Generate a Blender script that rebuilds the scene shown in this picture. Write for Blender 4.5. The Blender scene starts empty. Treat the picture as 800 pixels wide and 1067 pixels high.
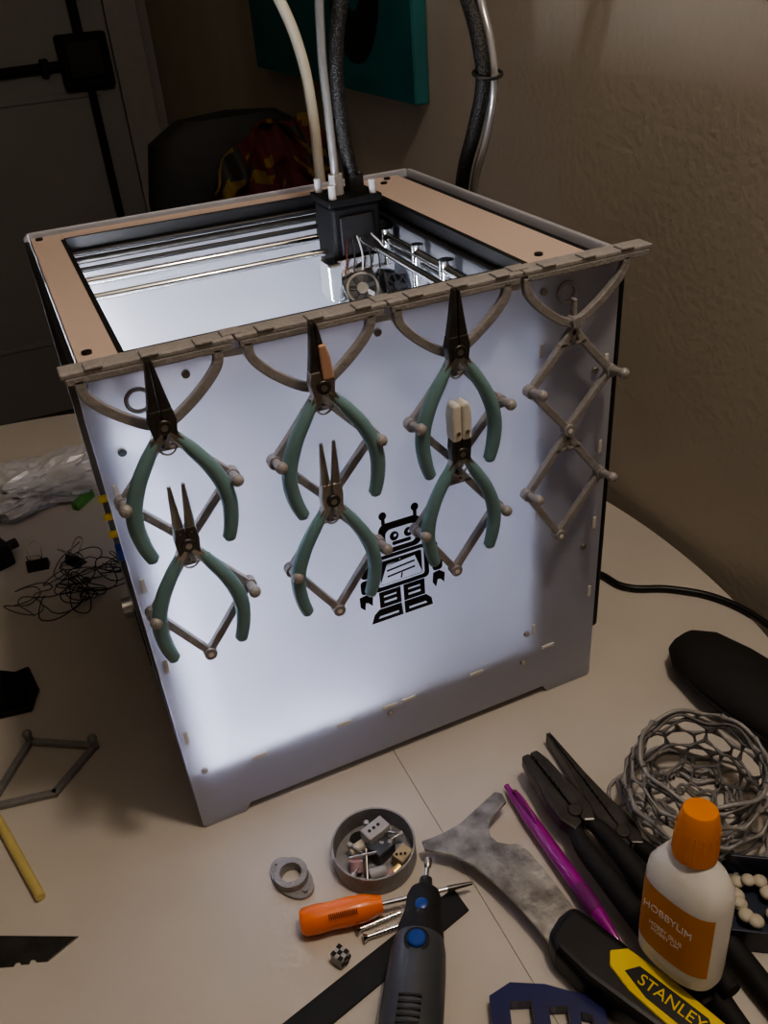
import bpy, bmesh, math, random
from mathutils import Vector, Matrix, Euler, noise
random.seed(4)
COL=bpy.context.scene.collection
# ---------------------------------------------------------------- materials
def mat(name,col,rough=.5,metal=0,var=.06,scale=40,bump=0,bscale=None,spec=.5,coat=0,trans=0):
    m=bpy.data.materials.new(name);m.use_nodes=True;nt=m.node_tree;b=nt.nodes["Principled BSDF"]
    b.inputs["Roughness"].default_value=rough;b.inputs["Metallic"].default_value=metal
    b.inputs["Specular IOR Level"].default_value=spec;b.inputs["Coat Weight"].default_value=coat
    b.inputs["Transmission Weight"].default_value=trans
    tc=nt.nodes.new("ShaderNodeTexCoord")
    n=nt.nodes.new("ShaderNodeTexNoise");n.inputs["Scale"].default_value=scale;n.inputs["Detail"].default_value=5
    nt.links.new(tc.outputs["Object"],n.inputs["Vector"])
    r=nt.nodes.new("ShaderNodeValToRGB")
    r.color_ramp.elements[0].position=.3;r.color_ramp.elements[1].position=.7
    r.color_ramp.elements[0].color=[max(0,c*(1-var)) for c in col]+[1]
    r.color_ramp.elements[1].color=[min(1,c*(1+var)) for c in col]+[1]
    nt.links.new(n.outputs["Fac"],r.inputs[0]);nt.links.new(r.outputs[0],b.inputs["Base Color"])
    if bump:
        n2=nt.nodes.new("ShaderNodeTexNoise");n2.inputs["Scale"].default_value=bscale or scale*3;n2.inputs["Detail"].default_value=4
        nt.links.new(tc.outputs["Object"],n2.inputs["Vector"])
        bp=nt.nodes.new("ShaderNodeBump");bp.inputs["Strength"].default_value=bump;bp.inputs["Distance"].default_value=.002
        nt.links.new(n2.outputs["Fac"],bp.inputs["Height"]);nt.links.new(bp.outputs[0],b.inputs["Normal"])
    return m
def emat(name,col,s):
    m=bpy.data.materials.new(name);m.use_nodes=True;nt=m.node_tree;nt.nodes.clear()
    e=nt.nodes.new("ShaderNodeEmission");o=nt.nodes.new("ShaderNodeOutputMaterial")
    e.inputs[0].default_value=(*col,1);e.inputs[1].default_value=s;nt.links.new(e.outputs[0],o.inputs[0]);return m
def frosted(name,col,tr=.55,gl=.05):
    m=bpy.data.materials.new(name);m.use_nodes=True;nt=m.node_tree;nt.nodes.clear()
    o=nt.nodes.new("ShaderNodeOutputMaterial");t=nt.nodes.new("ShaderNodeBsdfTranslucent");d=nt.nodes.new("ShaderNodeBsdfDiffuse")
    g=nt.nodes.new("ShaderNodeBsdfGlossy");g.inputs["Roughness"].default_value=.35;g.inputs[0].default_value=(1,1,1,1)
    t.inputs[0].default_value=(*col,1);d.inputs[0].default_value=(*[c*.85 for c in col],1)
    x=nt.nodes.new("ShaderNodeMixShader");x.inputs[0].default_value=1-tr
    nt.links.new(t.outputs[0],x.inputs[1]);nt.links.new(d.outputs[0],x.inputs[2])
    y=nt.nodes.new("ShaderNodeMixShader");y.inputs[0].default_value=gl
    nt.links.new(x.outputs[0],y.inputs[1]);nt.links.new(g.outputs[0],y.inputs[2]);nt.links.new(y.outputs[0],o.inputs[0])
    n=nt.nodes.new("ShaderNodeTexNoise");n.inputs["Scale"].default_value=600
    bp=nt.nodes.new("ShaderNodeBump");bp.inputs["Strength"].default_value=.1;bp.inputs["Distance"].default_value=.0005
    nt.links.new(n.outputs["Fac"],bp.inputs["Height"]);nt.links.new(bp.outputs[0],g.inputs["Normal"])
    return m
def braid(name):
    m=mat(name,(.02,.02,.021),.5);nt=m.node_tree;b=nt.nodes["Principled BSDF"]
    tc=nt.nodes.new("ShaderNodeTexCoord");c=nt.nodes.new("ShaderNodeTexVoronoi");c.inputs["Scale"].default_value=650
    nt.links.new(tc.outputs["Object"],c.inputs["Vector"])
    r=nt.nodes.new("ShaderNodeValToRGB");r.color_ramp.elements[0].color=(.07,.07,.07,1);r.color_ramp.elements[1].color=(.006,.006,.006,1)
    r.color_ramp.elements[0].position=.1;r.color_ramp.elements[1].position=.45
    nt.links.new(c.outputs["Distance"],r.inputs[0]);nt.links.new(r.outputs[0],b.inputs["Base Color"])
    bp=nt.nodes.new("ShaderNodeBump");bp.inputs["Distance"].default_value=.0006;nt.links.new(c.outputs["Distance"],bp.inputs["Height"]);nt.links.new(bp.outputs[0],b.inputs["Normal"])
    return m
M={}
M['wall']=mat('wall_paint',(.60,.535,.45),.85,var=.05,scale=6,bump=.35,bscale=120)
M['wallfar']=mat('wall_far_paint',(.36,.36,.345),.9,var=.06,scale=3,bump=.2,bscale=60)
M['floor']=mat('floor_wood',(.12,.10,.08),.6,var=.2,scale=4)
M['ceil']=mat('ceiling_paint',(.6,.58,.55),.9)
M['table']=mat('table_laminate',(.60,.555,.50),.38,var=.045,scale=9,bump=.06,bscale=200,spec=.35)
M['tedge']=mat('table_edge',(.45,.38,.3),.6)
M['panel']=frosted('frosted_acrylic',(.84,.855,.93),.60)
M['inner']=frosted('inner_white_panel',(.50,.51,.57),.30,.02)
M['innerw']=mat('base_white',(.45,.45,.49),.6,var=.01)
M['pink']=mat('top_frame_cover',(.60,.475,.41),.35,var=.02,scale=5)
M['black']=mat('black_plastic',(.010,.010,.011),.42,var=.2)
M['blackm']=mat('black_matte',(.016,.016,.017),.75,var=.2,bump=.1)
M['head']=mat('print_head_plastic',(.005,.005,.006),.6,var=.2,spec=.25)
M['braid']=braid('braided_sleeve')
M['grey']=mat('grey_filament',(.36,.345,.345),.38,var=.10,scale=150,bump=.4,bscale=500,metal=.15)
M['greyd']=mat('grey_filament_dark',(.30,.295,.30),.42,var=.10,scale=150,bump=.4,bscale=500,metal=.1)
M['chrome']=mat('steel_rod',(.75,.75,.75),.15,metal=1,var=.03)
M['steel']=mat('tool_steel',(.50,.48,.45),.32,metal=1,var=.12,scale=80)
M['dsteel']=mat('dark_tool_steel',(.12,.115,.11),.38,metal=.85,var=.2,scale=80)
M['scr']=mat('worn_scraper_steel',(.40,.39,.37),.36,metal=.75,var=.5,scale=60,bump=.25)
M['teal']=mat('teal_rubber',(.19,.325,.345),.45,var=.06)
M['copper']=mat('copper_jaw',(.70,.42,.30),.4,var=.08,metal=.2)
M['nylon']=mat('nylon_jaw',(.80,.77,.70),.4,var=.03)
M['ink']=mat('black_ink',(.008,.008,.01),.5,var=.05)
M['canvas']=mat('painting_teal',(.010,.15,.16),.7,var=.15,scale=12,bump=.2)
M['canvase']=mat('painting_edge',(.025,.15,.16),.75,var=.12,scale=20)
M['cream']=mat('cream_enamel',(.62,.58,.47),.35,var=.03)
M['red']=mat('red_cloth',(.06,.008,.008),.9,var=.3,bump=.3)
M['yellowc']=mat('yellow_cloth',(.13,.085,.015),.9,var=.2)
M['orange']=mat('orange_plastic',(1.0,.22,.04),.3,var=.04,coat=.3)
M['orangec']=mat('orange_cap',(.85,.27,.02),.4,var=.04)
M['label']=mat('orange_label',(.66,.25,.02),.45,var=.03)
M['white']=mat('white_plastic',(.84,.82,.78),.35,var=.02)
M['lgrey']=mat('light_grey_plastic',(.42,.41,.42),.4,var=.05)
M['purple']=mat('purple_plastic',(.36,.015,.30),.25,var=.05,coat=.4)
M['yellow']=mat('yellow_plastic',(.82,.60,.03),.35,var=.03)
M['stick']=mat('yellow_stick',(.66,.55,.22),.45,var=.05)
M['dblue']=mat('dark_blue_plastic',(.012,.018,.11),.3,var=.1,coat=.3)
M['navy']=mat('navy_box',(.03,.04,.075),.35,var=.1)
M['blue']=mat('blue_button',(.02,.07,.32),.3,var=.05)
M['rgrey']=mat('rotary_grey',(.07,.078,.092),.40,var=.06)
M['cream2']=mat('cream_bead',(.60,.55,.44),.5,var=.05)
M['pinkb']=mat('pink_stone',(.50,.32,.33),.7,var=.05)
M['wood']=mat('light_wood',(.50,.41,.27),.6,var=.1)
M['lime']=mat('green_plastic',(.10,.32,.06),.4,var=.1)
M['bag']=frosted('plastic_bag_film',(.85,.85,.87),.30,.14)
M['brass']=mat('brass',(.8,.55,.15),.3,metal=.9,var=.05)
M['ledm']=emat('led_strip_light',(.90,.93,1.0),430)
M['ledt']=emat('led_top_light',(.90,.93,1.0),120)
# ---------------------------------------------------------------- helpers
def G(name,loc=(0,0,0),rot=(0,0,0)):
    e=bpy.data.objects.new(name,None);e.empty_display_size=.02;COL.objects.link(e)
    e.location=loc;e.rotation_euler=rot;return e
def link(o,par,m=None):
    COL.objects.link(o)
    if par is not None:o.parent=par
    if m is not None:o.data.materials.append(M[m] if isinstance(m,str) else m)
    return o
def bev(o,w,seg=2):
    if w>0:
        b=o.modifiers.new("bevel","BEVEL");b.width=w;b.segments=seg;b.limit_method='ANGLE';b.angle_limit=math.radians(40)
def smooth(o,ang=40):
    me=o.data
    for p in me.polygons:p.use_smooth=True
    try: me.set_sharp_from_angle(angle=math.radians(ang))
    except Exception: pass
def box(name,lo,hi,m,par=None,b=.001,rot=None,seg=2):
    lo=Vector(lo);hi=Vector(hi);c=(lo+hi)/2;s=hi-lo
    me=bpy.data.meshes.new(name);bm=bmesh.new();bmesh.ops.create_cube(bm,size=1)
    bmesh.ops.scale(bm,vec=s,verts=bm.verts);bm.to_mesh(me);bm.free()
    o=bpy.data.objects.new(name,me);link(o,par,m);o.location=c
    if rot:o.rotation_euler=rot
    bev(o,b,seg);return o
def prism(name,pts,z0,z1,m,par=None,b=.0005,plane='XY',seg=2):
    me=bpy.data.meshes.new(name);bm=bmesh.new()
    def P(p,h): return (p[0],p[1],h) if plane=='XY' else (p[0],h,p[1])
    vs=[bm.verts.new(P(p,z0)) for p in pts];f=bm.faces.new(vs)
    r=bmesh.ops.extrude_face_region(bm,geom=[f])
    d=(0,0,z1-z0) if plane=='XY' else (0,z1-z0,0)
    bmesh.ops.translate(bm,vec=d,verts=[v for v in r['geom'] if isinstance(v,bmesh.types.BMVert)])
    bmesh.ops.recalc_face_normals(bm,faces=bm.faces);bm.to_mesh(me);bm.free()
    o=bpy.data.objects.new(name,me);link(o,par,m);bev(o,b,seg);return o
def cyl(name,p0,p1,r,m,par=None,r2=None,seg=28,b=0):
    p0=Vector(p0);p1=Vector(p1);d=p1-p0
    me=bpy.data.meshes.new(name);bm=bmesh.new()
    bmesh.ops.create_cone(bm,cap_ends=True,segments=seg,radius1=r,radius2=r if r2 is None else r2,depth=d.length)
    bm.to_mesh(me);bm.free()
    o=bpy.data.objects.new(name,me);link(o,par,m)
    o.location=(p0+p1)/2;o.rotation_mode='QUATERNION';o.rotation_quaternion=Vector((0,0,1)).rotation_difference(d.normalized())
    smooth(o);bev(o,b);return o
def ball(name,c,r,m,par=None,sc=(1,1,1),seg=24):
    me=bpy.data.meshes.new(name);bm=bmesh.new();bmesh.ops.create_uvsphere(bm,u_segments=seg,v_segments=seg//2,radius=r)
    bmesh.ops.scale(bm,vec=sc,verts=bm.verts);bm.to_mesh(me);bm.free()
    o=bpy.data.objects.new(name,me);link(o,par,m);o.location=c;smooth(o,180);return o
def lathe(name,prof,m,par=None,seg=40,axis=None,origin=(0,0,0),squash=1,pw=2):
    me=bpy.data.meshes.new(name);bm=bmesh.new();rings=[]
    for r,h in prof:
        ring=[]
        for i in range(seg):
            a=2*math.pi*i/seg;c,s=math.cos(a),math.sin(a)
            x=math.copysign(abs(c)**(2/pw),c);y=math.copysign(abs(s)**(2/pw),s)
            ring.append(bm.verts.new((r*x,r*y*squash,h)))
        rings.append(ring)
    for a,b_ in zip(rings,rings[1:]):
        for i in range(seg):
            j=(i+1)%seg;bm.faces.new((a[i],a[j],b_[j],b_[i]))
    if prof[0][0]>1e-5 : bm.faces.new(list(reversed(rings[0])))
    if prof[-1][0]>1e-5: bm.faces.new(rings[-1])
    bmesh.ops.remove_doubles(bm,verts=bm.verts,dist=1e-6)
    bmesh.ops.recalc_face_normals(bm,faces=bm.faces);bm.to_mesh(me);bm.free()
    o=bpy.data.objects.new(name,me);link(o,par,m);o.location=origin
    if axis is not None:
        o.rotation_mode='QUATERNION';o.rotation_quaternion=Vector((0,0,1)).rotation_difference(Vector(axis).normalized())
    smooth(o,35);return o
def wrap(name,r,squash,pw,z0,z1,a0,a1,m,par,n=48):
    me=bpy.data.meshes.new(name);bm=bmesh.new();A=[];B=[]
    for i in range(n+1):
        a=a0+(a1-a0)*i/n;c,s=math.cos(a),math.sin(a)
        x=r*math.copysign(abs(c)**(2/pw),c);y=r*math.copysign(abs(s)**(2/pw),s)*squash
        A.append(bm.verts.new((x,y,z0)));B.append(bm.verts.new((x,y,z1)))
    for i in range(n): bm.faces.new((A[i],A[i+1],B[i+1],B[i]))
    bm.to_mesh(me);bm.free();o=bpy.data.objects.new(name,me);link(o,par,m);smooth(o,180);return o
def tube(name,pts,r,m,par=None,radii=None,nurbs=True,res=8,cyclic=False):
    cu=bpy.data.curves.new(name,'CURVE');cu.dimensions='3D';cu.bevel_depth=r;cu.bevel_resolution=4;cu.use_fill_caps=True;cu.resolution_u=res
    s=cu.splines.new('BEZIER');s.bezier_points.add(len(pts)-1)
    for i,p in enumerate(pts):
        b=s.bezier_points[i];b.co=p;b.handle_left_type=b.handle_right_type='AUTO' if nurbs else 'VECTOR'
        if radii:b.radius=radii[i]/r
    s.use_cyclic_u=cyclic
    o=bpy.data.objects.new(name,cu);link(o,par,m);return o
def flat(name,shapes,m,par,mtx,ext=.0002):
    cu=bpy.data.curves.new(name,'CURVE');cu.dimensions='2D';cu.fill_mode='BOTH';cu.extrude=ext
    for sh in shapes:
        s=cu.splines.new('POLY');s.points.add(len(sh)-1)
        for i,p in enumerate(sh): s.points[i].co=(p[0],p[1],0,1)
        s.use_cyclic_u=True
    o=bpy.data.objects.new(name,cu);link(o,par,m);o.matrix_local=mtx;return o
def text(name,s,size,m,par,mtx,ext=.0001):
    cu=bpy.data.curves.new(name,'FONT');cu.body=s;cu.size=size;cu.extrude=ext;cu.align_x='CENTER';cu.align_y='CENTER'
    o=bpy.data.objects.new(name,cu);link(o,par,m);o.matrix_local=mtx;return o
def rect(x0,y0,x1,y1): return [(x0,y0),(x1,y0),(x1,y1),(x0,y1)]
def rrect(x0,y0,x1,y1,r,n=4):
    L=[]
    for cx_,cy_,a in((x1-r,y1-r,0),(x0+r,y1-r,90),(x0+r,y0+r,180),(x1-r,y0+r,270)):
        for k in range(n+1):
            t=math.radians(a+90*k/n);L.append((cx_+r*math.cos(t),cy_+r*math.sin(t)))
    return L
def circ(cx,cy,r,n=24,ry=None): return [(cx+r*math.cos(2*math.pi*i/n),cy+(ry or r)*math.sin(2*math.pi*i/n)) for i in range(n)]
mm=lambda L:[tuple(k/1000 for k in p) for p in L]
# ---------------------------------------------------------------- room
XW=.57;YW=2.65;ZF=-.75
box('wall_right',(XW,-2.2,ZF),(XW+.1,YW+.1,1.75),'wall',b=0)
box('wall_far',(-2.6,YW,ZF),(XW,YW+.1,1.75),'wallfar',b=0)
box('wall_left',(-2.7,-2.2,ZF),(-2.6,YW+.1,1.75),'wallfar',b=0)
box('wall_back',(-2.6,-2.3,ZF),(XW,-2.2,1.75),'wall',b=0)
box('floor',(-2.7,-2.3,ZF-.1),(XW+.1,YW+.1,ZF),'floor',b=0)
box('ceiling',(-2.7,-2.3,1.75),(XW+.1,YW+.1,1.85),'ceil',b=0)
box('trim_1',(XW-.13,YW-.02,ZF),(XW-.03,YW,1.6),mat('door_trim',(.40,.39,.37),.7),b=.004)
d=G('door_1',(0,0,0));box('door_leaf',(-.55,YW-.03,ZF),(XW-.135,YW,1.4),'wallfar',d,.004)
for z in(-.5,.25,.62): box('door_rail',(-.5,YW-.036,z),(.38,YW-.028,z+.02),'wallfar',d,.003)
box('lock_case',(.272,YW-.075,.275),(.422,YW-.036,.425),'blackm',d,.008)
box('lock_lid',(.292,YW-.085,.305),(.402,YW-.075,.405),'black',d,.006)
cyl('bolt_rod_up',(.347,YW-.053,.425),(.347,YW-.053,.855),.014,'blackm',d);cyl('bolt_rod_down',(.347,YW-.053,.275),(.347,YW-.053,-.6),.012,'blackm',d)
cyl('bolt_bar_side',(.272,YW-.053,.345),(-.07,YW-.053,.34),.013,'blackm',d)
for x in(.227,.047): box('bolt_bracket',(x-.012,YW-.071,.323),(x+.012,YW-.033,.367),'blackm',d,.003)
d=G('canvas_painting',(XW,1.07,.385))
box('canvas',(-.022,-.37,0),(-.001,.37,.9),'canvase',d,.003)
box('painted_face',(-.0235,-.368,.002),(-.022,.368,.898),'canvas',d,.0)
Mp=Matrix(((0,0,-1,-.0238),(-1,0,0,0),(0,1,0,0),(0,0,0,1)))
flat('painted_ring',[circ(.17,.15,.10,40,.11),circ(.17,.18,.045,40,.07)],'ink',d,Mp)
# ---------------------------------------------------------------- table
tb=G('round_table',(-.18,.133,0));R=.736;sx=.165+.18
a0=math.acos(sx/R)
right=[(R*math.cos(a),R*math.sin(a)) for a in [(-a0+2*a0*i/60) for i in range(61)]]
left=[(R*math.cos(a),R*math.sin(a)) for a in [(a0+(2*math.pi-2*a0)*i/120) for i in range(121)]]
right[0]=(right[0][0]+.0003,right[0][1]);right[-1]=(right[-1][0]+.0003,right[-1][1])
prism('table_leaf',right,-.028,0,'table',tb,.0003);prism('table_top',left,-.028,0,'table',tb,.0003)
cyl('table_apron',(0,0,-.09),(0,0,-.028),.5,'tedge',tb,seg=48)
cyl('table_pedestal',(0,0,ZF+.04),(0,0,-.09),.05,'tedge',tb)
for i in range(4):
    a=i*math.pi/2+.4
    tube('foot_bar',[(0,0,ZF+.07),(.25*math.cos(a),.25*math.sin(a),ZF+.05),(.45*math.cos(a),.45*math.sin(a),ZF+.022)],.022,'tedge',tb)
# ---------------------------------------------------------------- printer
W,D,H=.3615,.334,.389
pr=G('desktop_3d_printer')
def side_panel(name,y0,y1):
    pts=[(0.003,0),(.035,0),(.040,.008),(W-.050,.008),(W-.045,0),(W-.003,0),(W,.003),(W,H-.004),(W-.004,H),(.004,H),(0,H-.004),(0,.003)]
    return prism(name,pts,y0,y1,'panel',pr,.0008,plane='XZ')
side_panel('side_panel_near',0,.004);side_panel('side_panel_far',D-.004,D)
box('back_panel',(W-.004,.0045,.004),(W,D-.0045,H),'panel',pr,.0006)
box('back_cover',(W+.0005,.006,.05),(W+.010,D-.01,H-.012),'black',pr,.003)
box('front_bar_low',(0,.0045,.004),(.004,D-.0045,.075),'panel',pr,.0006)
box('front_bar_top',(0,.0045,H-.030),(.004,D-.0045,H-.006),'black',pr,.0006)
box('front_post_near',(0,.0045,.075),(.004,.016,H-.03),'panel',pr,.0006)
box('front_post_far',(0,D-.016,.075),(.004,D-.0045,H-.03),'panel',pr,.0006)
box('front_light_block',(.0004,.0165,.0755),(.0035,D-.0165,H-.0305),'black',pr,.0004)  # opaque sheet added across the open front to keep LED light off the table
box('front_leak_block',(.0045,.0165,.0605),(.006,D-.0165,.080),'blackm',pr,0)  # unseen strip added behind the low bar to stop LED light leaking through
cyl('control_knob',(0,.26,.038),(-.010,.26,.038),.011,'chrome',pr);box('display',(-.0008,.18,.024),(0,.235,.052),'ink',pr,.0)
for z in (.275,.288,.301): cyl('yellow_pin',(0,.013,z),(-.005,.013,z),.0024,'yellow',pr)
box('blue_clip',(-.004,.008,.257),(0,.016,.266),'blue',pr,.001)
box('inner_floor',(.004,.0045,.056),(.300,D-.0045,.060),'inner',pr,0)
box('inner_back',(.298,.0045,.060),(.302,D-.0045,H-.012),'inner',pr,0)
box('base_plate',(.006,.006,.004),(W-.006,D-.006,.008),'innerw',pr,0)
z0,z1=H-.011,H-.003
oX0,oX1,oY0,oY1=.031,.296,.020,.303
box('top_strip_front',(.005,.0045,z0),(oX0,D-.008,z1),'pink',pr,.0008)
box('top_strip_back',(oX1,.0045,z0),(W-.016,D-.008,z1),'pink',pr,.0008)
box('top_strip_near',(oX0,.0045,z0),(oX1,oY0,z1),'pink',pr,.0)
box('top_strip_far',(oX0,oY1,z0),(oX1,D-.008,z1),'pink',pr,.0)
box('top_gap_back',(W-.016,.0045,z0),(W-.004,D-.0045,z1-.004),'black',pr,0)
box('top_gap_far',(.005,D-.008,z0),(W-.016,D-.004,z1-.004),'black',pr,0)
box('rim_front',(oX0-.003,oY0,z0-.012),(oX0+.0005,oY1,z1+.0003),'black',pr,.0)
box('rim_back',(oX1-.0005,oY0,z0-.006),(oX1+.004,oY1,z1+.0003),'black',pr,.0)
box('rim_far',(oX0,oY1-.0005,z0-.004),(oX1,oY1+.003,z1+.0003),'black',pr,.0)
box('rim_near',(oX0,oY0-.003,z0-.010),(oX1,oY0+.0005,z1+.0003),'black',pr,.0)
for p in [(.012,.315),(.012,.03),(.33,.315),(.315,.03),(.32,.30)]: cyl('top_screw',(p[0],p[1],z1),(p[0],p[1],z1+.0015),.003,'black',pr,seg=16)
box('led_strip_near',(.016,.020,.066),(.020,.024,H-.06),'ledm',pr,0);box('led_shield_near',(.0045,.014,.062),(.0155,.027,H-.035),'innerw',pr,0)  # backing box added as a shield so the strip shines inward only
box('led_strip_far',(.016,D-.027,.066),(.018,D-.025,H-.06),'ledt',pr,0);box('led_shield_far',(.0045,D-.031,.062),(.0155,D-.018,H-.035),'innerw',pr,0)  # same added shield between the far strip and the front
box('led_strip_low',(.016,.020,.0605),(.15,.0225,.063),'ledt',pr,0)
box('build_plate',(.06,.06,.085),(.27,.27,.090),'innerw',pr,.001);box('bed_carrier',(.07,.07,.076),(.290,.26,.084),'steel',pr,.001)
cyl('bed_screw',(.285,.16,.06),(.285,.16,H-.02),.005,'chrome',pr)
for y in(.11,.22): cyl('bed_guide',(.285,y,.06),(.285,y,H-.02),.006,'chrome',pr)
def xrod(n,y,z,r,m): cyl(n,(.010,y,z),(.297,y,z),r,m,pr,seg=16)
def yrod(n,x,z,r,m): cyl(n,(x,.006,z),(x,D-.006,z),r,m,pr,seg=16)
xrod('belt_far_upper',.298,.374,.0022,'black');xrod('belt_far_lower',.298,.360,.0022,'black');xrod('rod_far_dark',.302,.367,.0030,'dsteel')
xrod('rod_far_chrome',.300,.349,.004,'chrome');xrod('rod_near',.030,.350,.004,'chrome')
yrod('rod_back',.284,.362,.004,'chrome');yrod('belt_back_upper',.292,.374,.0020,'black');yrod('belt_back_lower',.290,.352,.0026,'black');yrod('rod_front',.024,.362,.004,'chrome')
HX,HY=.262,.243
cyl('cross_rod_x',(.026,HY,.352),(.290,HY,.352),.003,'chrome',pr);cyl('cross_rod_y',(HX,.026,.364),(HX,D-.02,.364),.003,'chrome',pr)
for nm,c in(('slider_far',(HX,.30,.356)),('slider_back',(.287,HY,.36)),('slider_near',(HX,.03,.356)),('slider_front',(.024,HY,.36))):
    box(nm,(c[0]-.010,c[1]-.010,c[2]-.012),(c[0]+.010,c[1]+.010,c[2]+.012),'black',pr,.002)
box('head_body',(HX-.024,HY-.020,.338),(HX+.020,HY+.022,.392),'head',pr,.003)
box('head_top_plate',(HX-.026,HY-.022,.392),(HX+.022,HY+.024,.398),'head',pr,.001)
box('head_clip',(HX-.018,HY-.0225,.352),(HX+.012,HY-.0198,.384),'black',pr,.001)
for ddx in(-.02,.016):
    for dy in(-.016,.018):
        cyl('head_thumbscrew',(HX+ddx,HY+dy,.397),(HX+ddx,HY+dy,.409),.0032,'lgrey',pr,seg=14)
cyl('bowden_coupler',(HX-.010,HY,.398),(HX-.010,HY,.414),.006,'lgrey',pr);cyl('cable_gland',(HX+.008,HY+.004,.398),(HX+.008,HY+.004,.410),.008,'blackm',pr)
prism('fan_bracket',[(HX-.032,.340),(HX+.026,.340),(HX+.022,.296),(HX-.026,.296)],HY-.030,HY-.026,'chrome',pr,.0005,plane='XZ')
box('heater_block',(HX-.012,HY-.012,.300),(HX+.010,HY+.010,.318),'chrome',pr,.001);cyl('nozzle',(HX,HY,.292),(HX,HY,.300),.002,'brass',pr,r2=.005)
def lathe_open(name,prof,m,par,seg=40,origin=(0,0,0),q=None):
    me=bpy.data.meshes.new(name);bm=bmesh.new();rings=[[bm.verts.new((r*math.cos(2*math.pi*i/seg),r*math.sin(2*math.pi*i/seg),h)) for i in range(seg)] for r,h in prof]
    n=len(rings)
    for k in range(n):
        a=rings[k];b_=rings[(k+1)%n]
        for i in range(seg):
            j=(i+1)%seg;bm.faces.new((a[i],a[j],b_[j],b_[i]))
    bmesh.ops.recalc_face_normals(bm,faces=bm.faces);bm.to_mesh(me);bm.free()
    o=bpy.data.objects.new(name,me);link(o,par,m);o.location=origin;smooth(o,35)
    if q: o.rotation_mode='QUATERNION';o.rotation_quaternion=q
    return o
def fan(c,nrm,R_=.013):
    q=Vector((0,0,1)).rotation_difference(Vector(nrm).normalized())
    b=box('fan_frame',(-R_,-R_,-.005),(R_,R_,.004),'black',pr,.002);b.location=c;b.rotation_mode='QUATERNION';b.rotation_quaternion=q
    c=Vector(c);n=q@Vector((0,0,1))
    lathe_open('fan_ring',[(R_*.80,0),(R_*.93,0),(R_*.93,.002),(R_*.80,.002)],'dsteel',pr,origin=c+n*.0035,q=q)
    cyl('fan_hub',c+n*.003,c+n*.006,R_*.33,'dsteel',pr,seg=16)
    for k in range(7):
        a=k*2*math.pi/7;b=box('fan_blade',(-.003,-.0018,-.0003),(.003,.0018,.0003),'dsteel',pr,0);b.rotation_mode='QUATERNION'
        b.location=c+q@Vector((R_*.55*math.cos(a),R_*.55*math.sin(a),.0052));b.rotation_quaternion=q@Euler((.5,0,a)).to_quaternion()
fan((HX-.010,HY-.040,.326),(-.25,-.75,.6),.015);fan((HX+.020,HY-.038,.322),(.3,-.8,.5),.012)
for i in range(6): tube('head_wire',[(HX-.012+.004*i,HY-.021,.368),(HX-.018+.007*i,HY-.031,.354),(HX-.022+.008*i,HY-.034,.340)],.0007,['red','blackm','lgrey','blackm','blackm','lgrey'][i],pr)
box('head_silver_duct',(HX-.036,HY-.034,.318),(HX-.024,HY-.008,.350),'chrome',pr,.002)
box('head_silver_plate',(HX-.032,HY-.026,.338),(HX+.028,HY-.0205,.350),'chrome',pr,.001)
# hoses
sleeve=[(HX+.008,HY+.004,.40),(.262,.243,.445),(.261,.24,.50),(.272,.24,.545),(.30,.243,.60),(.34,.245,.605),(.366,.245,.565),(.374,.232,.53),(.374,.214,.50),(.374,.208,.475),(.374,.222,.438),(.374,.245,.395),(.374,.255,.34)]
tube('cable_sleeve',sleeve,.0062,'braid',pr,res=16)
bow=[(HX-.010,HY,.41),(.251,.242,.46),(.250,.240,.51),(.256,.240,.56),(.29,.24,.635),(.345,.24,.64),(.381,.240,.58),(.382,.226,.53),(.382,.211,.50),(.382,.205,.47),(.382,.217,.43),(.382,.238,.39),(.382,.25,.33)]
tube('bowden_tube',bow,.0036,mat('tube_silver',(.45,.45,.45),.2,metal=.6),pr,res=16)
tube('zip_tie',[(.378+.012*math.cos(a),.208+.009*math.sin(a),.478+.003*math.sin(a)) for a in [k*math.pi/4 for k in range(8)]],.0014,'black',pr,cyclic=True)
box('feeder',(W+.010,.20,.22),(W+.045,.27,.34),'black',pr,.004)
def tab(x,z,w,h): box('panel_tab',(x-w/2,-.0008,z-h/2),(x+w/2,.002,z+h/2),'white',pr,.0004)
for x in(.055,.125,.165,.182,.245,.315): tab(x,.055,.012,.0035)
for z in(.10,.17,.24,.31): tab(.006,z,.003,.011);tab(W-.007,z,.003,.011)
for x in(.09,.185,.28): tab(x,H-.010,.014,.004)
for z in (.08,.20,.33): tab(.300,z,.0025,.010)
for p in[(.060,.373),(.180,.371),(.015,.335),(.012,.062),(.165,.047),(.30,.372),(.345,.305),(.293,.078),(.290,.047),(.012,.20),(.345,.15)]:
    cyl('panel_screw',(p[0],.001,p[1]),(p[0],-.002,p[1]),.0026,'steel',pr,seg=16,b=.0005)
for p in[(.031,.364),(.318,.368)]:
    tube('port_ring',[(p[0]+.0068*math.cos(a),-.0006,p[1]+.0068*math.sin(a)) for a in [k*math.pi/4 for k in range(8)]],.0013,'lgrey',pr,cyclic=True)
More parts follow.
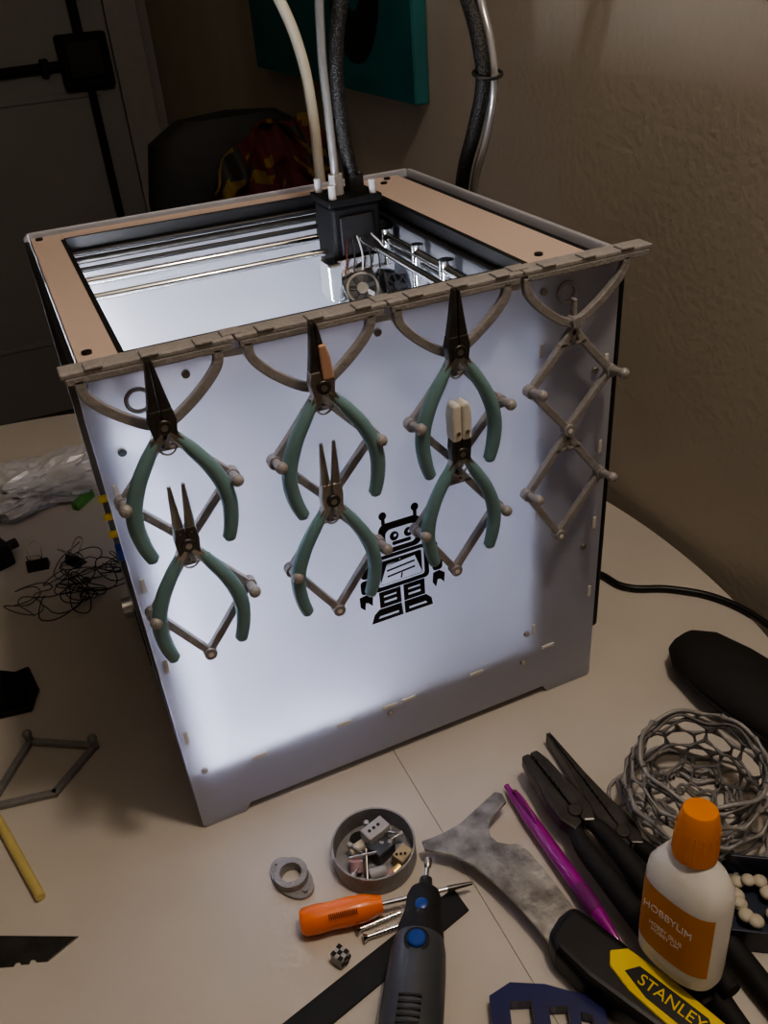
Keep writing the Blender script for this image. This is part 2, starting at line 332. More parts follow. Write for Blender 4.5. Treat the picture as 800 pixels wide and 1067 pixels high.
# robot decal (even-odd filled outlines)
S=[]
S+=[rrect(9,58,48,85,7),rrect(15,62,43,79,5)]
S+=[circ(23,72,4,16),circ(36,72,4,16),circ(23.8,72.4,1.5,10),circ(36.8,72.4,1.5,10),rrect(21,64,38,67,1.2)]
S+=[circ(14,92,3.4,14),circ(43,92,3.4,14),rect(12.6,84.6,15.6,88.9),rect(41.4,84.6,44.4,88.9)]
S+=[rrect(3.5,65,8.4,78,2),rrect(48.6,65,53.5,78,2)]
S+=[rrect(1,25,53,57,4),rrect(5,28.5,49,54,2.5)]
S+=[rrect(7.5,30.5,46.5,52,1.5)]
for a_ in(0,1,2): S+=[[(14,36+5.5*a_),(14,37.3+5.5*a_),(40,39.3+5.5*a_),(40,38+5.5*a_)]]
S+=[[(26,32),(27.3,32),(28.3,36.3),(27,36.3)],[(26,50.5),(27.3,50.5),(26.8,48.9),(25.5,48.8)]]
S+=[rrect(-10,41,0,57,4),rrect(-11,27,-2,39.5,3),[(-13,25),(-6,26),(-1,22),(-2,14),(-5.5,18),(-8,19),(-9,12),(-13,16)]]
S+=[rrect(54,41,62,56,3.5),rrect(56.5,28,66,40,3),[(57,26),(63,27),(68,23),(67,14),(64,18),(61,19),(59,12),(56,17)]]
S+=[rect(5,9,25,24),rect(9,12.5,21,15),rect(9,18,21,20),rect(28,9,48,24),rect(32,12.5,44,15),rect(32,18,44,20)]
S+=[[(-4,-4),(-1,4),(4,7.8),(25,7.8),(26,-4)],[(2,-1),(4,1.5),(22,1.5),(22,-1)],[(28,-4),(28,7.8),(49,7.8),(54,3),(55,-4)],[(32,-1),(32,1.5),(48,1.5),(50,-1)]]
Mx=Matrix.Translation((.1605,-.0006,.149))@Matrix.Rotation(math.pi/2,4,'X')@Matrix.Diagonal((.00086,.00096,1,1))
flat('robot_decal',S,'ink',pr,Mx)
# ---------------------------------------------------------------- rack
rk=G('hanging_tool_rack')
seg=[-.007,.089,.183,.277,.376]
for i in range(4):
    a,b=seg[i]+.0004,seg[i+1]-.0004
    box('rack_rail',(a,-.0130,H+.0006),(b,.0015,H+.0040),'grey',rk,.0009)
    box('rack_lip',(a+.002,-.0130,H-.0035),(b-.002,-.0085,H+.001),'grey',rk,.0008)
    for k in range(3):
        x=a+.018+k*.030;box('rack_clip_tongue',(x-.005,-.0138,H+.0036),(x+.005,-.004,H+.0052),'grey',rk,.0006)
    if i<3: box('rack_dovetail',(b-.006,-.009,H+.0036),(b+.006,.001,H+.0050),'grey',rk,.0006)
def bar2(name,p,q,w,y0,y1,par,m='grey'):
    p=Vector(p);q=Vector(q);d=(q-p).normalized();n=Vector((-d.y,d.x))*w/2
    e=d*w*.35;p=p-e;q=q+e
    return prism(name,[tuple(p+n),tuple(q+n),tuple(q-n),tuple(p-n)],y0,y1,m,par,.0009,plane='XZ')
def arc(name,pts,w,y0,y1,par,m='grey'):
    P=[Vector(p) for p in pts];Q=[]
    for i in range(len(P)-1):
        a=P[max(i-1,0)];b=P[i];c=P[i+1];d=P[min(i+2,len(P)-1)]
        for k in range(6):
            t=k/6;Q.append(.5*((2*b)+(c-a)*t+(2*a-5*b+4*c-d)*t*t+(3*b-a-3*c+d)*t**3))
    Q.append(P[-1]);L=[];Rr=[]
    for i,v in enumerate(Q):
        t=(Q[min(i+1,len(Q)-1)]-Q[max(i-1,0)]).normalized();n=Vector((-t.y,t.x))*w/2
        L.append(tuple(v+n));Rr.append(tuple(v-n))
    return prism(name,L+Rr[::-1],y0,y1,m,par,.0008,plane='XZ')
Y0,Y1=-.013,-.008
def diamond(par,x,ztop,zmid,zbot,hw,dx=0,y0=Y0,y1=Y1,m='grey'):
    Lp=(x-hw,zmid);Rp=(x+hw,zmid);B=(x+dx,zbot)
    for P_ in(Lp,Rp):
        mid=((x+P_[0])/2+(P_[0]-x)*.06,(ztop+zmid)/2-.003)
        arc('frame_side',[(x,ztop),mid,P_],.0054,y0,y1,par,m)
        bar2('frame_bar',P_,B,.0052,y0,y1,par,m)
    for p in(Lp,Rp):
        cyl('peg',(p[0],y1,p[1]),(p[0],y0-.013,p[1]+.003),.0028,m,par,seg=16)
        ball('peg_knob',(p[0],y0-.013,p[1]+.003),.0040,m,par,seg=16)
        cyl('peg_boss',(p[0],y1,p[1]),(p[0],y0-.001,p[1]),.0046,m,par,seg=16)
    cyl('link_pin',(B[0],y1,B[1]),(B[0],y0-.002,B[1]),.0044,m,par,seg=16)
    cyl('link_hole',(B[0],y0-.0021,B[1]),(B[0],y0-.0024,B[1]),.0018,'white',par,seg=12)
cx=[.0395,.133,.2265,.317]
for x in cx:
    zt=H-.001
    arc('hanger_arm',[(x-.037,zt),(x-.036,zt-.010),(x-.026,zt-.022),(x-.010,zt-.034),(x,.350)],.0058,Y0,Y1,rk)
    arc('hanger_arm',[(x+.039,zt),(x+.037,zt-.010),(x+.026,zt-.022),(x+.010,zt-.034),(x,.350)],.0058,Y0,Y1,rk)
    cyl('hanger_pin',(x,Y1,.352),(x,Y0-.004,.352),.004,'grey',rk,seg=16)
    bar2('hanger_web',(x,.366),(x,.350),.003,Y0,Y1,rk)
    diamond(rk,x+.0005,.346,.308,.2705,.033,-.001)
    bar2('web_cross',(x-.010,.336),(x+.010,.336),.003,Y0,Y1,rk);bar2('web_stem',(x,.353),(x,.336),.004,Y0,Y1,rk)
    bar2('web_cross',(x-.010,.255),(x+.010,.255),.003,Y0,Y1,rk);bar2('web_stem',(x-.001,.272),(x-.001,.255),.004,Y0,Y1,rk)
    diamond(rk,x-.001,.266,.225,.180,.032,-.003)
# ---------------------------------------------------------------- small pliers
def small_plier(x,z,kind,tilt=0,op=1.0,y=-.0225):
    g=G('jewelry_pliers',(x,y,z),(0,tilt,0))
    t=.0035
    if kind=='round' or kind=='round2':
        for s in(-1,1): 
            cyl('jaw',(s*.0035,0,.008),(s*.0042,0,.040),.0036,'steel',g,r2=.0011,seg=16)
            prism('jaw_base',mm([(s*.4,-2),(s*.4,12),(s*6,12),(s*7.5,3),(s*6.5,-8)]),-t,t,'steel' if kind=='round2' else 'dsteel',g,.0008,plane='XZ')
    elif kind=='nylon':
        for s in(-1,1):
            prism('jaw_base',mm([(s*.3,-3),(s*.3,15),(s*6.5,15),(s*7.5,4),(s*6.5,-8)]),-t,t,'dsteel',g,.0008,plane='XZ')
            prism('nylon_jaw',mm([(s*.3,10),(s*.3,35),(s*2.5,38),(s*6,36),(s*7.5,28),(s*7,10)]),-.0055,.0055,'nylon',g,.0022,plane='XZ',seg=3)
            cyl('jaw_screw',(s*.0033,-.005,.0165),(s*.0033,-.0062,.0165),.0016,'chrome',g,seg=12)
    else:
        for s in(-1,1):
            if kind=='copper' and s==1: prism('jaw_sheath',mm([(s*.25,4),(s*.25,26),(s*4.8,26),(s*6.8,18),(s*7.4,4)]),-.0045,.0045,'copper',g,.0012,plane='XZ')
            prism('jaw',mm([(s*.25,10),(s*.25,39),(s*1.8,39),(s*4.8,20),(s*6.6,10)]),-.003,.003,'dsteel',g,.0008,plane='XZ')
            prism('jaw_base',mm([(s*.25,-2),(s*.25,10),(s*6.6,10),(s*8,3),(s*6.5,-8)]),-t,t,'steel' if kind=='copper' else 'dsteel',g,.0008,plane='XZ')
    cyl('pivot',(0,.0045,0),(0,-.0050,0),.0045,'dsteel',g,b=.0006)
    cyl('pivot_slot',(0,-.0050,0),(0,-.0053,0),.0020,'steel',g,seg=12)
    for s in(-1,1):
        prism('tang',mm([(s*1,-3),(s*6.5,-4),(s*12,-15),(s*9,-18),(s*2,-8)]),-.003,.003,'steel',g,.0006,plane='XZ')
        pts=[(s*.0060*1,0,-.009),(s*.0135*op,0,-.020),(s*.0225*op,0,-.036),(s*.0278*op,0,-.054),(s*.0272*op,0,-.070),(s*.0235*op,0,-.084),(s*.0225*op,0,-.086)]
        tube('grip',pts,.0046,'teal',g,radii=[.0032,.0043,.0048,.0050,.0048,.0042,.002])
    tube('spring',[(-.006,.001,-.014),(-.002,.001,-.019),(.002,.001,-.019),(.006,.001,-.014)],.0006,'steel',g)
    return g
small_plier(.0385,.356,'chain',0,1.0);small_plier(.0365,.277,'round',.03,.95)
small_plier(.133,.356,'copper',-.03,1.05);small_plier(.1305,.278,'round2',.04,.98)
small_plier(.223,.357,'chain',.0,.95);small_plier(.223,.285,'nylon',0,.93)
# ---------------------------------------------------------------- cable
pc=G('power_cable');tube('cord',mm([(366,170,60),(385,165,20),(420,150,4),(454,116,4),(464,85,4),(503,58,4),(533,23,4),(545,-31,4),(540,-80,4),(520,-140,4)]),.0035,'black',pc)
# ---------------------------------------------------------------- background chair, scarf, lamp
ch=G('upholstered_chair',(.385,1.12,ZF))
lathe('chair_back',[(.0,.62),(.10,.625),(.15,.66),(.162,.80),(.158,.98),(.140,1.07),(.09,1.100),(0,1.108)],'blackm',ch,squash=.35,pw=2.3)
box('chair_seat',(-.165,-.44,.42),(.165,-.02,.50),'blackm',ch,.03,seg=4)
for sx_ in(-.14,.14):
    for sy in(-.41,-.05): cyl('chair_leg',(sx_,sy,0),(sx_,sy,.43),.017,'dsteel',ch)
    cyl('back_post',(sx_*.5,-.01,.45),(sx_*.5,0,.7),.014,'dsteel',ch)
me=bpy.data.meshes.new('red_scarf');bm=bmesh.new();N=36;vs=[[None]*N for _ in range(N)]
for i in range(N):
    for j in range(N):
        u=i/(N-1)-.5;v=j/(N-1)-.5
        p=Vector((u*5,v*4,0));w=noise.noise(p)*.03
        vs[i][j]=bm.verts.new((.04+u*.22,-.115-(.02*math.cos(v*3))+.010*math.sin(u*40+v*9)+w,1.01+v*.17+.05*u-.09*u*u*4*.6+w))
for i in range(N-1):
    for j in range(N-1):
        f=bm.faces.new((vs[i][j],vs[i+1][j],vs[i+1][j+1],vs[i][j+1]))
        if noise.noise(Vector((i*.12,j*.30,3)))>.22:f.material_index=1
        elif noise.noise(Vector((i*.10,j*.1,9)))>.2:f.material_index=2
bm.to_mesh(me);bm.free();o=bpy.data.objects.new('red_scarf',me);link(o,ch,'red');me.materials.append(M['yellowc']);me.materials.append(M['blackm']);smooth(o,180)
s=o.modifiers.new('s','SOLIDIFY');s.thickness=.006
lp=G('desk_lamp',(.305,.43,0))
lathe('lamp_base',[(.0,0),(.06,0),(.062,.01),(.055,.018),(.01,.026),(0,.027)],'cream',lp)
tube('lamp_stem',[(0,0,.02),(.002,0,.20),(.002,.01,.37),(.003,.015,.44),(-.002,.018,.49),(-.016,.02,.534),(-.05,.03,.60),(-.12,.05,.68)],.0056,'cream',lp)
lathe('lamp_shade',[(.015,0),(.03,.01),(.055,.06),(.07,.11),(.067,.11),(.052,.06),(.026,.012),(0.0,.006)],'cream',lp,origin=(-.12,.05,.69),axis=(-.7,.1,-.4))
# ---------------------------------------------------------------- left clutter
bg=G('crumpled_plastic_bag',(-.075,.62,.0))
me=bpy.data.meshes.new('film');bm=bmesh.new();bmesh.ops.create_icosphere(bm,subdivisions=5,radius=1)
for v in bm.verts:
    n=noise.noise(v.co*2.2)*.5+(.5-abs(noise.noise(v.co*4)))*.5+(.3-abs(noise.noise(v.co*9)))*.25;v.co*=.9+n
    v.co=Vector((v.co.x*.095,v.co.y*.055,max(0,v.co.z*.022+.014)))
bm.to_mesh(me);bm.free();o=bpy.data.objects.new('film',me);link(o,bg,'bag')
gr=G('green_clip',(-.018,.560,.0),(0,0,.9));prism('clip_body',mm([(-20,-5),(16,-7),(22,0),(16,7),(-18,6)]),0,.010,'lime',gr,.002)
def binder(x,y,r):
    g=G('binder_clip',(x,y,0),(0,0,r))
    prism('clip_body',mm([(-8,0),(8,0),(1.5,11),(-1.5,11)]),-.012,.012,'black',g,.0006,plane='XZ')
    for s in(-1,1): tube('clip_wire',[(s*.001,-.006,.010),(s*.008,-.007,.020),(s*.014,-.004,.026),(s*.014,.004,.026),(s*.008,.007,.020),(s*.001,.006,.010)],.0008,'chrome',g)
binder(-.045,.428,.5);binder(-.085,.44,1.4)
wt=G('tangled_wire',(-.055,.385,.0))
for k in range(9):
    c=Vector((random.uniform(-.03,.03),random.uniform(-.03,.04),.008));a=random.random()*6;pts=[]
    for i in range(11):
        a+=random.uniform(.4,1.3)*random.choice((1,1,-1));r=random.uniform(.012,.045)
        pts.append((c.x+r*math.cos(a),c.y+r*math.sin(a),random.uniform(.001,.018)))
    tube('wire',pts,.0006,'dsteel' if k%2 else 'blackm',wt)
cm=G('black_charger',(-.135,.47,0),(0,0,.4));box('charger_body',(-.03,-.02,0),(.022,.02,.03),'black',cm,.004);cyl('charger_plug',(.022,0,.015),(.035,0,.015),.006,'black',cm)
cl=G('foldback_clamp',(-.135,.23,0))
prism('clamp_body',mm([(-25,25),(25,32),(31,-4),(22,-30),(-10,-25),(-30,-18)]),.0,.006,'black',cl,.002)
prism('clamp_wedge',[(-.020,0),(.024,0),(.020,.006),(.002,.017),(-.004,.017)],-.020,.024,'black',cl,.001,plane='XZ')
fh=G('rack_hook_frame',(-.112,.122,.0))
def fbar(p,q,w,z0,z1,par,m):
    p=Vector(p);q=Vector(q);d_=(q-p).normalized();n=Vector((-d_.y,d_.x))*w/2;e=d_*w*.35;p=p-e;q=q+e
    return prism('frame_bar',[tuple(p+n),tuple(q+n),tuple(q-n),tuple(p-n)],z0,z1,m,par,.0008)
cs=mm([(-44,-22),(8,-32),(46,5),(-6,38)])
for i in range(4): fbar(cs[i],cs[(i+1)%4],.006,.0,.005,fh,'greyd')
for p in(cs[0],cs[2],cs[3]): cyl('peg',(p[0],p[1],0),(p[0],p[1],.012),.0034,'greyd',fh);ball('peg_knob',(p[0],p[1],.012),.0042,'greyd',fh)
st=G('yellow_stick');cyl('rod',(-.150,.086,.0038),(-.124,-.006,.0038),.0038,'stick',st,b=.0006)
ub=G('utility_blade');flat_p=mm([(-158,-20),(-103,-48),(-125,-57),(-132,-54),(-133,-51.5),(-135.5,-50.5),(-137,-53),(-142,-51),(-143,-48.5),(-145.5,-48),(-147,-50),(-164,-43)])
prism('blade',flat_p,0,.0012,'dsteel',ub,.0002)
# ---------------------------------------------------------------- ring, cup
rg=G('flanged_ring',(.048,-.074,0),(0,0,.35+math.pi/2))
flp=[(.0205*math.cos(2*math.pi*i/48),.0125*math.sin(2*math.pi*i/48)) for i in range(48)]
flat('flange',[flp,circ(0,0,.0078,30)],'greyd',rg,Matrix.Translation((0,0,.0015)),ext=.0015)
lathe_open('collar',[(.0080,0),(.0125,0),(.0125,.009),(.0080,.009)],'greyd',rg)
for s in(-1,1): cyl('flange_bump',(s*.016,0,.003),(s*.016,0,.005),.002,'greyd',rg,seg=12)
tn=G('round_parts_cup',(.110,-.085,0))
lathe_open('cup_wall',[(.0300,0),(.0312,.001),(.0312,.018),(.0298,.018),(.0292,.002)],'greyd',tn,seg=56)
cyl('cup_base',(0,0,.0002),(0,0,.0018),.0297,'greyd',tn,seg=56)
pt=G('rotary_tool_bits',(.110,-.085,.002))
box('grey_block',(-.004,-.008,0),(.014,.006,.012),'rgrey',pt,.001,rot=(0,.1,.4));box('clear_block',(-.004,.004,.008),(.016,.016,.018),'lgrey',pt,.001,rot=(0,0,.3))
box('tan_block',(.010,-.018,0),(.024,-.008,.010),'wood',pt,.001,rot=(.1,.1,.5))
for i in range(3): cyl('block_hole',(.0125+.003*i,-.0135-.001*i,.0105),(.0125+.003*i,-.0135-.001*i,.0112),.001,'black',pt,seg=10);cyl('clear_hole',(.001+.004*i,.0088+.0012*i,.018),(.001+.004*i,.0088+.0012*i,.0184),.0013,'black',pt,seg=10)
cyl('pink_wheel',(-.018,-.008,.004),(-.016,-.004,.010),.005,'pinkb',pt);cyl('felt_roll',(-.016,.008,.004),(-.004,.010,.005),.004,'cream2',pt)
cyl('drum',(-.010,-.016,.004),(.002,-.018,.005),.0042,'lgrey',pt);cyl('bit_shaft',(-.02,0,.010),(.0,-.006,.012),.0012,'chrome',pt);cyl('bit_shaft',(-.014,-.02,.006),(-.006,.0,.012),.0012,'chrome',pt)
cyl('grind_stone',(.012,.012,.003),(.02,.008,.006),.0045,'lgrey',pt);cyl('bit_shaft',(0,.018,.008),(.018,.0,.016),.0011,'chrome',pt);cyl('dark_disc',(-.006,.016,.002),(-.006,.016,.004),.007,'blackm',pt)
cyl('bristle',(.006,-.022,.004),(.012,-.02,.005),.0035,'brass',pt);cyl('pink_cone',(.0,-.024,.003),(.006,-.020,.005),.003,'pinkb',pt)
for i in range(6):
    a=random.random()*6.28;p=Vector((random.uniform(-.015,.015),random.uniform(-.015,.015),.009));q=p+Vector((math.cos(a),math.sin(a),.1))*.009
    cyl('small_bit',p-(q-p)*.3,q,.0009,'chrome',pt,seg=10);cyl('bit_collar',q,q+(q-p)*.35,.0022,'lgrey',pt,seg=12)
# ---------------------------------------------------------------- screwdriver
sd=G('orange_screwdriver',(.041,-.1155,.0105));dx=Vector((.056,-.0125,0)).normalized()
lathe('handle',[(.0,0),(.0075,.0004),(.0094,.003),(.0100,.012),(.0093,.022),(.0099,.034),(.0093,.046),(.0072,.053),(.0060,.058),(0,.0582)],'orange',sd,axis=dx,seg=12)
cyl('shaft',dx*.058,dx*.105,.0016,'chrome',sd);cyl('tip',dx*.105,dx*.123,.0022,'dsteel',sd,r2=.0012)
text('handle_print','IIIIIIIIIIIIIII',.0055,'ink',sd,Matrix.Translation(dx*.030+Vector((-.0016,-.0066,.0090)))@Matrix.Rotation(math.atan2(dx.y,dx.x),4,'Z')@Matrix.Rotation(.6,4,'X'))
def screw(x,y,a,L=.03):
    g=G('wood_screw',(x,y,.0035),(0,0,a));cyl('screw_shank',(0,0,0),(L,0,0),.0016,'chrome',g,r2=.0010)
    cyl('screw_head',(-.003,0,0),(0,0,0),.0034,'chrome',g,r2=.0018)
    for k in range(8): cyl('thread',(.006+k*.0027,0,0),(.0068+k*.0027,0,0),.0022,'chrome',g,seg=12)
screw(.078,-.134,-.05);screw(.080,-.1415,-.10,.026)
ck=G('checkered_bead',(.058,-.147,0),(0,0,.5))
box('bead_core',(-.005,-.005,0),(.005,.005,.010),'lgrey',ck,.0015)
for i in range(3):
    for j in range(3):
        if(i+j)%2==0: box('bead_patch',(-.0045+.003*i,-.0045+.003*j,.0098),(-.0015+.003*i,-.0015+.003*j,.0104),'ink',ck,.0)
        else: box('bead_patch',(-.0045+.003*i,-.0054,.0008+.003*j),(-.0015+.003*i,-.0049,.0038+.003*j),'ink',ck,.0)
sp=G('black_steel_strip');prism('strip',mm([(150,-134),(-60,-186),(-52,-206),(152,-154)]),0,.0018,'blackm',sp,.0004)
# ---------------------------------------------------------------- rotary tool
A=Vector((.137,-.122,.024));Bx=Vector((.053,-.257,.026));ax=(Bx-A).normalized()
ro=G('rotary_tool',A)
cyl('bit',(0,0,0),ax*.018,.0015,'chrome',ro);lathe('bit_head',[(0,-.004),(.0026,-.002),(.0026,.003),(.0014,.005)],'steel',ro,axis=ax)
lathe('collet',[(.0028,.012),(.0042,.013),(.0048,.018),(.0065,.020),(.0065,.024)],'dsteel',ro,axis=ax)
lathe('nose',[(.0065,.020),(.0100,.023),(.0118,.028),(.0122,.040),(.0150,.050),(.0165,.062)],'blackm',ro,axis=ax)
lathe('body',[(.0160,.058),(.0178,.066),(.0188,.080),(.0196,.105),(.0200,.14),(.0205,.165),(.0190,.178),(.012,.184),(0,.185)],'rgrey',ro,axis=ax)
up=Vector((0,0,1));side=ax.cross(up).normalized();upn=side.cross(ax).normalized()
c=ax*.040+upn*.0115;lathe('spindle_lock',[(0,0),(.0042,0),(.0042,.0016),(.003,.0022),(0,.0024)],'blue',ro,origin=c,axis=upn)
c=ax*.068+upn*.0165;lathe('switch_ring',[(0,0),(.0082,0),(.0082,.0014),(0,.0018)],'black',ro,origin=c,axis=upn);lathe('speed_button',[(0,0),(.006,0),(.006,.0032),(.005,.0040),(0,.0043)],'blue',ro,origin=c,axis=upn)
for k in range(6):
    p=ax*(.104+k*.004)+upn*.0192;v=box('vent',(-.007,-.0007,-.0012),(.007,.0007,.0012),'ink',ro,0);v.location=p;v.rotation_euler=(0,0,math.atan2(side.y,side.x))
# ---------------------------------------------------------------- painter's scraper
pk=G('painters_scraper')
prism('scraper_blade',mm([(143,-99),(160,-100),(176,-98),(196,-91),(213,-85),(217,-89),(216,-97),(207,-101),(198,-105),(192,-111),(190,-118),(192,-125),(198,-130),(205,-133),(208,-143),(210,-160),(212,-196),(213,-206),(184,-212),(182,-191),(178,-170),(173,-150),(167,-133),(158,-119),(142,-106)]),.0135,.0160,'scr',pk,.0003)
Hn=mm([(210,-194),(217,-212),(227,-240),(240,-275),(254,-318),(246,-334),(226,-334),(213,-300),(199,-268),(187,-240),(181,-216),(183,-204),(196,-197)])
prism('scraper_handle',Hn,.0,.026,'black',pk,.006,seg=4)
prism('handle_inset',mm([(211,-232),(222,-236),(233,-262),(246,-305),(243,-320),(228,-318),(214,-285),(206,-258),(205,-240)]),.025,.0275,'yellow',pk,.0015,seg=3)
prism('label_patch',mm([(211,-247),(221,-249),(237,-292),(233,-304),(224,-300),(212,-266)]),.0272,.0279,'black',pk,.0004)
text('handle_text','STANLEY',.0105,'yellow',pk,Matrix.Translation((.2235,-.275,.0282))@Matrix.Rotation(math.atan2(-.93,.36),4,'Z'))
# ---------------------------------------------------------------- pen
pn=G('purple_ballpoint_pen',(.2275,-.084,.007));pa=Vector((-.0015,-.142,.004)).normalized()
lathe('barrel',[(0,0),(.0026,.0005),(.0038,.004),(.0043,.020),(.0052,.024),(.0055,.10),(.0050,.118),(.0034,.130),(.0012,.141),(0,.144)],'purple',pn,axis=pa)
cyl('push_button',-pa*.006,(0,0,0),.0022,'purple',pn)
tube('clip',[pa*.004+Vector((0,0,.0035)),pa*.008+Vector((0,0,.0085)),pa*.034+Vector((0,0,.0078)),pa*.038+Vector((0,0,.005))],.0011,'purple',pn)
lathe('grip_ring',[(.0055,.094),(.0060,.097),(.0060,.112),(.0055,.115)],mat('purple_grip',(.18,.01,.15),.6),pn,axis=pa)
# ---------------------------------------------------------------- big pliers
def big_plier(name,x,y,rz,jaw,hl,spread,z=.010,hm='blackm'):
    g=G(name,(x,y,z),(0,0,rz));t=.006
    for s in(-1,1):
        if jaw=='needle': P=[(s*.3,8),(s*.3,106),(s*1.8,106),(s*5,60),(s*8.5,30),(s*12,12),(s*12,-4),(s*8,-14),(s*.3,-10)]
        else: P=[(s*.3,6),(s*.3,62),(s*7.0,62),(s*10,50),(s*11,34),(s*14,16),(s*14,-2),(s*9,-14),(s*.3,-10)]
        prism('jaw',mm(P),-t,t,'dsteel',g,.0016)
        L=hl
        pts=[(s*.006,-.006,0),(s*.010,-.024,0),(s*(.010+spread*.35),-.055,0),(s*(.010+spread*.9),-.095,0),(s*(.010+spread),-L*.8,0),(s*(.010+spread*.85),-L,0)]
        tube('grip',pts,.008,hm,g,radii=[.005,.0068,.0078,.0082,.0080,.0062])
    cyl('rivet',(0,0,-.007),(0,0,.0075),.0055,'dsteel',g,b=.0008)
    for k in range(6): box('jaw_tooth',(-.0012,.022+k*.006,.0055),(.0012,.0235+k*.006,.0064),'black',g,0)
    return g
big_plier('needle_nose_pliers',.2785,-.158,-.04,'needle',.155,.005,z=.0085)
big_plier('combination_pliers',.2525,-.134,.01,'comb',.150,.0,z=.0205)
# ---------------------------------------------------------------- glue bottle
gb=G('glue_bottle',(.2440,-.2570,.030));gax=Vector((.014,.018,.125)).normalized()
gb.rotation_mode='QUATERNION';gb.rotation_quaternion=Vector((0,0,1)).rotation_difference(gax)@Euler((0,0,math.radians(-78))).to_quaternion()
gb.scale=(1.03,1.03,1.03)
lathe('bottle_body',[(.0,0),(.022,.0),(.025,.003),(.0255,.01),(.0255,.060),(.0245,.068),(.019,.077),(.012,.083),(.010,.086),(0,.086)],'white',gb,squash=.66,pw=2.7,seg=64)
wrap('bottle_label',.0258,.66,2.7,.014,.058,math.radians(192),math.radians(335),'label',gb)
lathe('bottle_cap',[(.0,.084),(.0125,.084),(.0128,.088),(.0120,.104),(.0100,.114),(.0092,.1155),(0,.116)],'orangec',gb,seg=32)
for k in range(18):
    a=k*2*math.pi/18;cyl('cap_rib',(.0124*math.cos(a),.0124*math.sin(a),.087),(.0116*math.cos(a),.0116*math.sin(a),.104),.0007,'orangec',gb,seg=8)
yb=-.0258*.66-.0004
text('label_text','HOBBYLIM',.0070,'white',gb,Matrix.Translation((-.0005,yb,.044))@Matrix.Rotation(math.pi/2,4,'X'))
text('label_subtext','HOBBY GLUE\nHOBBY LIM',.0038,'white',gb,Matrix.Translation((-.0005,yb,.031))@Matrix.Rotation(math.pi/2,4,'X'))
# ---------------------------------------------------------------- case, box, bracket
gc=G('glasses_case',(.457,-.103,.0205),(0,0,math.radians(97)))
lathe('case_shell',[(0,-.086),(.018,-.082),(.030,-.066),(.036,-.035),(.038,0),(.036,.035),(.030,.066),(.018,.082),(0,.086)],'blackm',gc,axis=(1,0,0)).scale=(.54,1,1)
tube('zipper',[(.087*math.cos(a),.0385*math.sin(a),0) for a in [i*math.pi/8 for i in range(16)]],.0012,'black',gc,cyclic=True)
nb=G('parts_organizer_box',(.322,-.205,0),(0,0,math.radians(-34)))
Lx,Ly,hh=.12,.058,.022
box('box_bottom',(0,-Ly,0),(Lx,0,.002),'navy',nb,.0005)
box('box_wall_1',(0,-.002,0),(Lx,0,hh),'navy',nb,.0006);box('box_wall_2',(0,-Ly,0),(Lx,-Ly+.002,hh),'navy',nb,.0006)
box('box_wall_3',(0,-Ly,0),(.002,0,hh),'navy',nb,.0006);box('box_wall_4',(Lx-.002,-Ly,0),(Lx,0,hh),'navy',nb,.0006);box('box_divider',(.055,-Ly,0),(.0565,0,hh-.003),'navy',nb,.0004)
bdm=bpy.data.meshes.new('white_beads');bm=bmesh.new()
for k in range(16):
    r=random.uniform(.0045,.006);mt=Matrix.Translation((random.uniform(.010,.048),random.uniform(-.050,-.010),.006+random.random()*.005))@Matrix.Diagonal((r,r,r*.6,1))
    bmesh.ops.create_uvsphere(bm,u_segments=14,v_segments=8,radius=1,matrix=mt)
bm.to_mesh(bdm);bm.free();o=bpy.data.objects.new('white_beads',bdm);link(o,nb,'cream2');smooth(o,180)
bc=G('blue_plastic_bracket',(.160,-.243,0),(0,0,-.42))
flat('bracket_plate',[[(-.036,.014),(-.022,.022),(.0,.020),(.012,.016),(.034,.010),(.036,-.03),(-.036,-.03)],rect(-.024,-.004,-.010,.010),rect(.000,-.010,.012,.006),[(.018,-.012),(.028,-.012),(.026,.0),(.019,.002)]],'dblue',bc,Matrix.Translation((0,0,.005)),ext=.005)
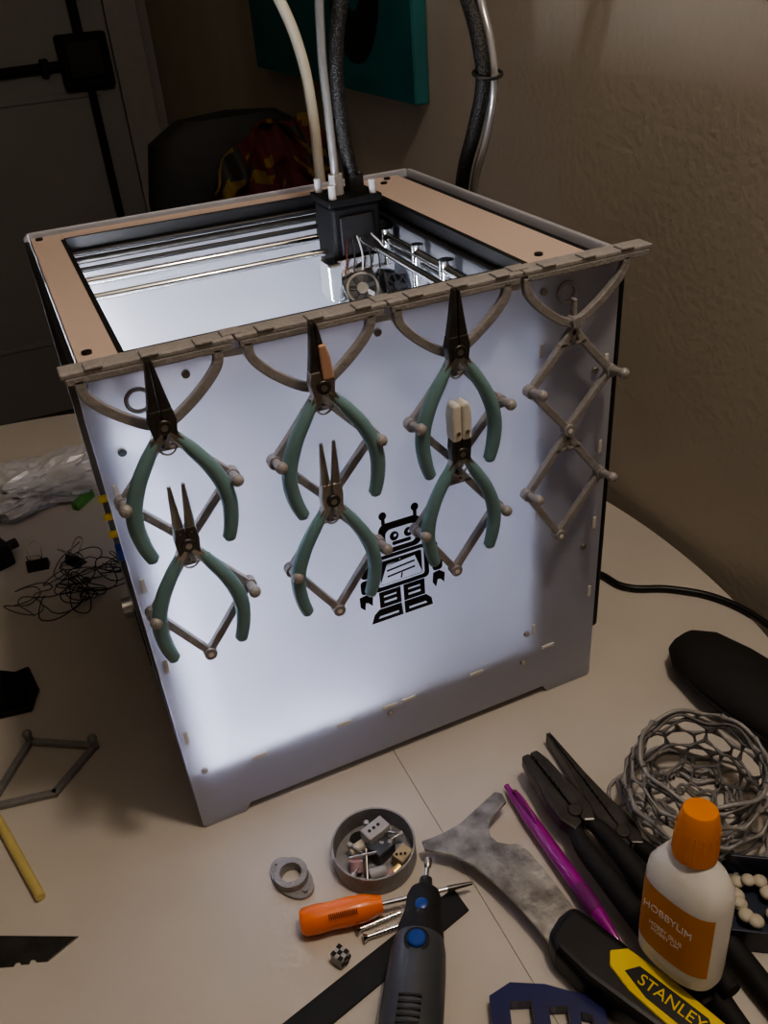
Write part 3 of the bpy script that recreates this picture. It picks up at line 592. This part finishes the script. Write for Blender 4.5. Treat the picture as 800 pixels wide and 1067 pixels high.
# ---------------------------------------------------------------- lattice bowl
vb=G('lattice_bowl',(.343,-.160,0))
def lattice(name,prof,ncol,r,par,m,jit=.33,seed=1):
    rnd=random.Random(seed);n=len(prof);V={}
    def surf(u,v):
        v=max(0,min(n-1,v));i=min(int(v),n-2);t=v-i
        rr=prof[i][0]*(1-t)+prof[i+1][0]*t;h=prof[i][1]*(1-t)+prof[i+1][1]*t;a=2*math.pi*u/ncol
        return Vector((rr*math.cos(a),rr*math.sin(a),h))
    for i in range(n):
        for j in range(ncol): V[i,j]=(j+.5*(i%2)+rnd.uniform(-jit,jit),i+(rnd.uniform(-jit,jit) if 0<i<n-1 else 0))
    tris=[]
    for i in range(n-1):
        for j in range(ncol):
            if i%2==0: tris+= [((i,j),(i,j+1),(i+1,j)),((i,j+1),(i+1,j+1),(i+1,j))]
            else: tris+= [((i,j),(i+1,j+1),(i+1,j)),((i,j),(i,j+1),(i+1,j+1))]
    em={};cen=[]
    for k,t in enumerate(tris):
        us=[V[p[0],p[1]%ncol][0]+(ncol if p[1]>=ncol else 0) for p in t];vv=[V[p[0],p[1]%ncol][1] for p in t]
        cen.append((sum(us)/3,sum(vv)/3))
        for a,b in((0,1),(1,2),(2,0)):
            e=tuple(sorted([(t[a][0],t[a][1]%ncol),(t[b][0],t[b][1]%ncol)]));em.setdefault(e,[]).append(k)
    cu=bpy.data.curves.new(name,'CURVE');cu.dimensions='3D';cu.bevel_depth=r;cu.bevel_resolution=2
    for e,ks in em.items():
        if len(ks)==2:
            (u0,v0),(u1,v1)=cen[ks[0]],cen[ks[1]]
            if abs(u0-u1)>ncol/2: u1+=ncol if u0>u1 else -ncol
            s=cu.splines.new('POLY');s.points.add(4);rr=rnd.uniform(.7,1.25)
            for q in range(5):
                t=q/4;s.points[q].co=(*surf(u0+(u1-u0)*t,v0+(v1-v0)*t),1);s.points[q].radius=rr*(1.25-.9*(1-abs(2*t-1)))+.25
    for vv in(.35,n-1.35):
        s=cu.splines.new('POLY');s.points.add(59);s.use_cyclic_u=True
        for q in range(60): s.points[q].co=(*surf(ncol*q/60,vv+.22*math.sin(q*.63)),1)
    o=bpy.data.objects.new(name,cu);link(o,par,m);return o
M['bowl']=mat('bowl_filament',(.33,.32,.32),.42,var=.12,scale=150,metal=.1)
M['bowli']=mat('bowl_filament_inner',(.20,.195,.20),.5,var=.12,scale=150)
lattice('outer_lattice',[(.024,.002),(.047,.006),(.054,.022),(.051,.040),(.046,.055),(.044,.066)],11,.0016,vb,'bowl',jit=.34,seed=3)
lattice('inner_lattice',[(.012,.004),(.030,.007),(.038,.024),(.042,.045),(.043,.064)],8,.0012,vb,'bowli',jit=.34,seed=5)
lattice('base_lattice',[(.028,.0018),(.046,.0018),(.066,.0028)],13,.0015,vb,'bowl',jit=.36,seed=9)
# ---------------------------------------------------------------- lights
l=bpy.data.lights.new('ceiling_bulb','POINT');l.energy=16;l.color=(1.0,.86,.72);l.shadow_soft_size=.05
o=bpy.data.objects.new('ceiling_bulb',l);COL.objects.link(o);o.location=(.34,-.30,1.30)
wd=bpy.data.worlds.new("room_ambient");wd.use_nodes=True;bgn=wd.node_tree.nodes["Background"];bgn.inputs[0].default_value=(.75,.8,1,1);bgn.inputs[1].default_value=.02
bpy.context.scene.world=wd
# ---------------------------------------------------------------- camera
ca=bpy.data.cameras.new("camera");ca.sensor_width=36;ca.sensor_fit='AUTO';ca.lens=898.086/1067*36;ca.clip_start=.01
co=bpy.data.objects.new("camera",ca);COL.objects.link(co);co.location=(-.00967,-.46878,.56756);co.rotation_euler=(.99259,.07182,-.42085)
bpy.context.scene.camera=co
bpy.context.scene.view_settings.view_transform='AgX'
try: bpy.context.scene.view_settings.look='AgX - Medium High Contrast'
except Exception as e: print(e)
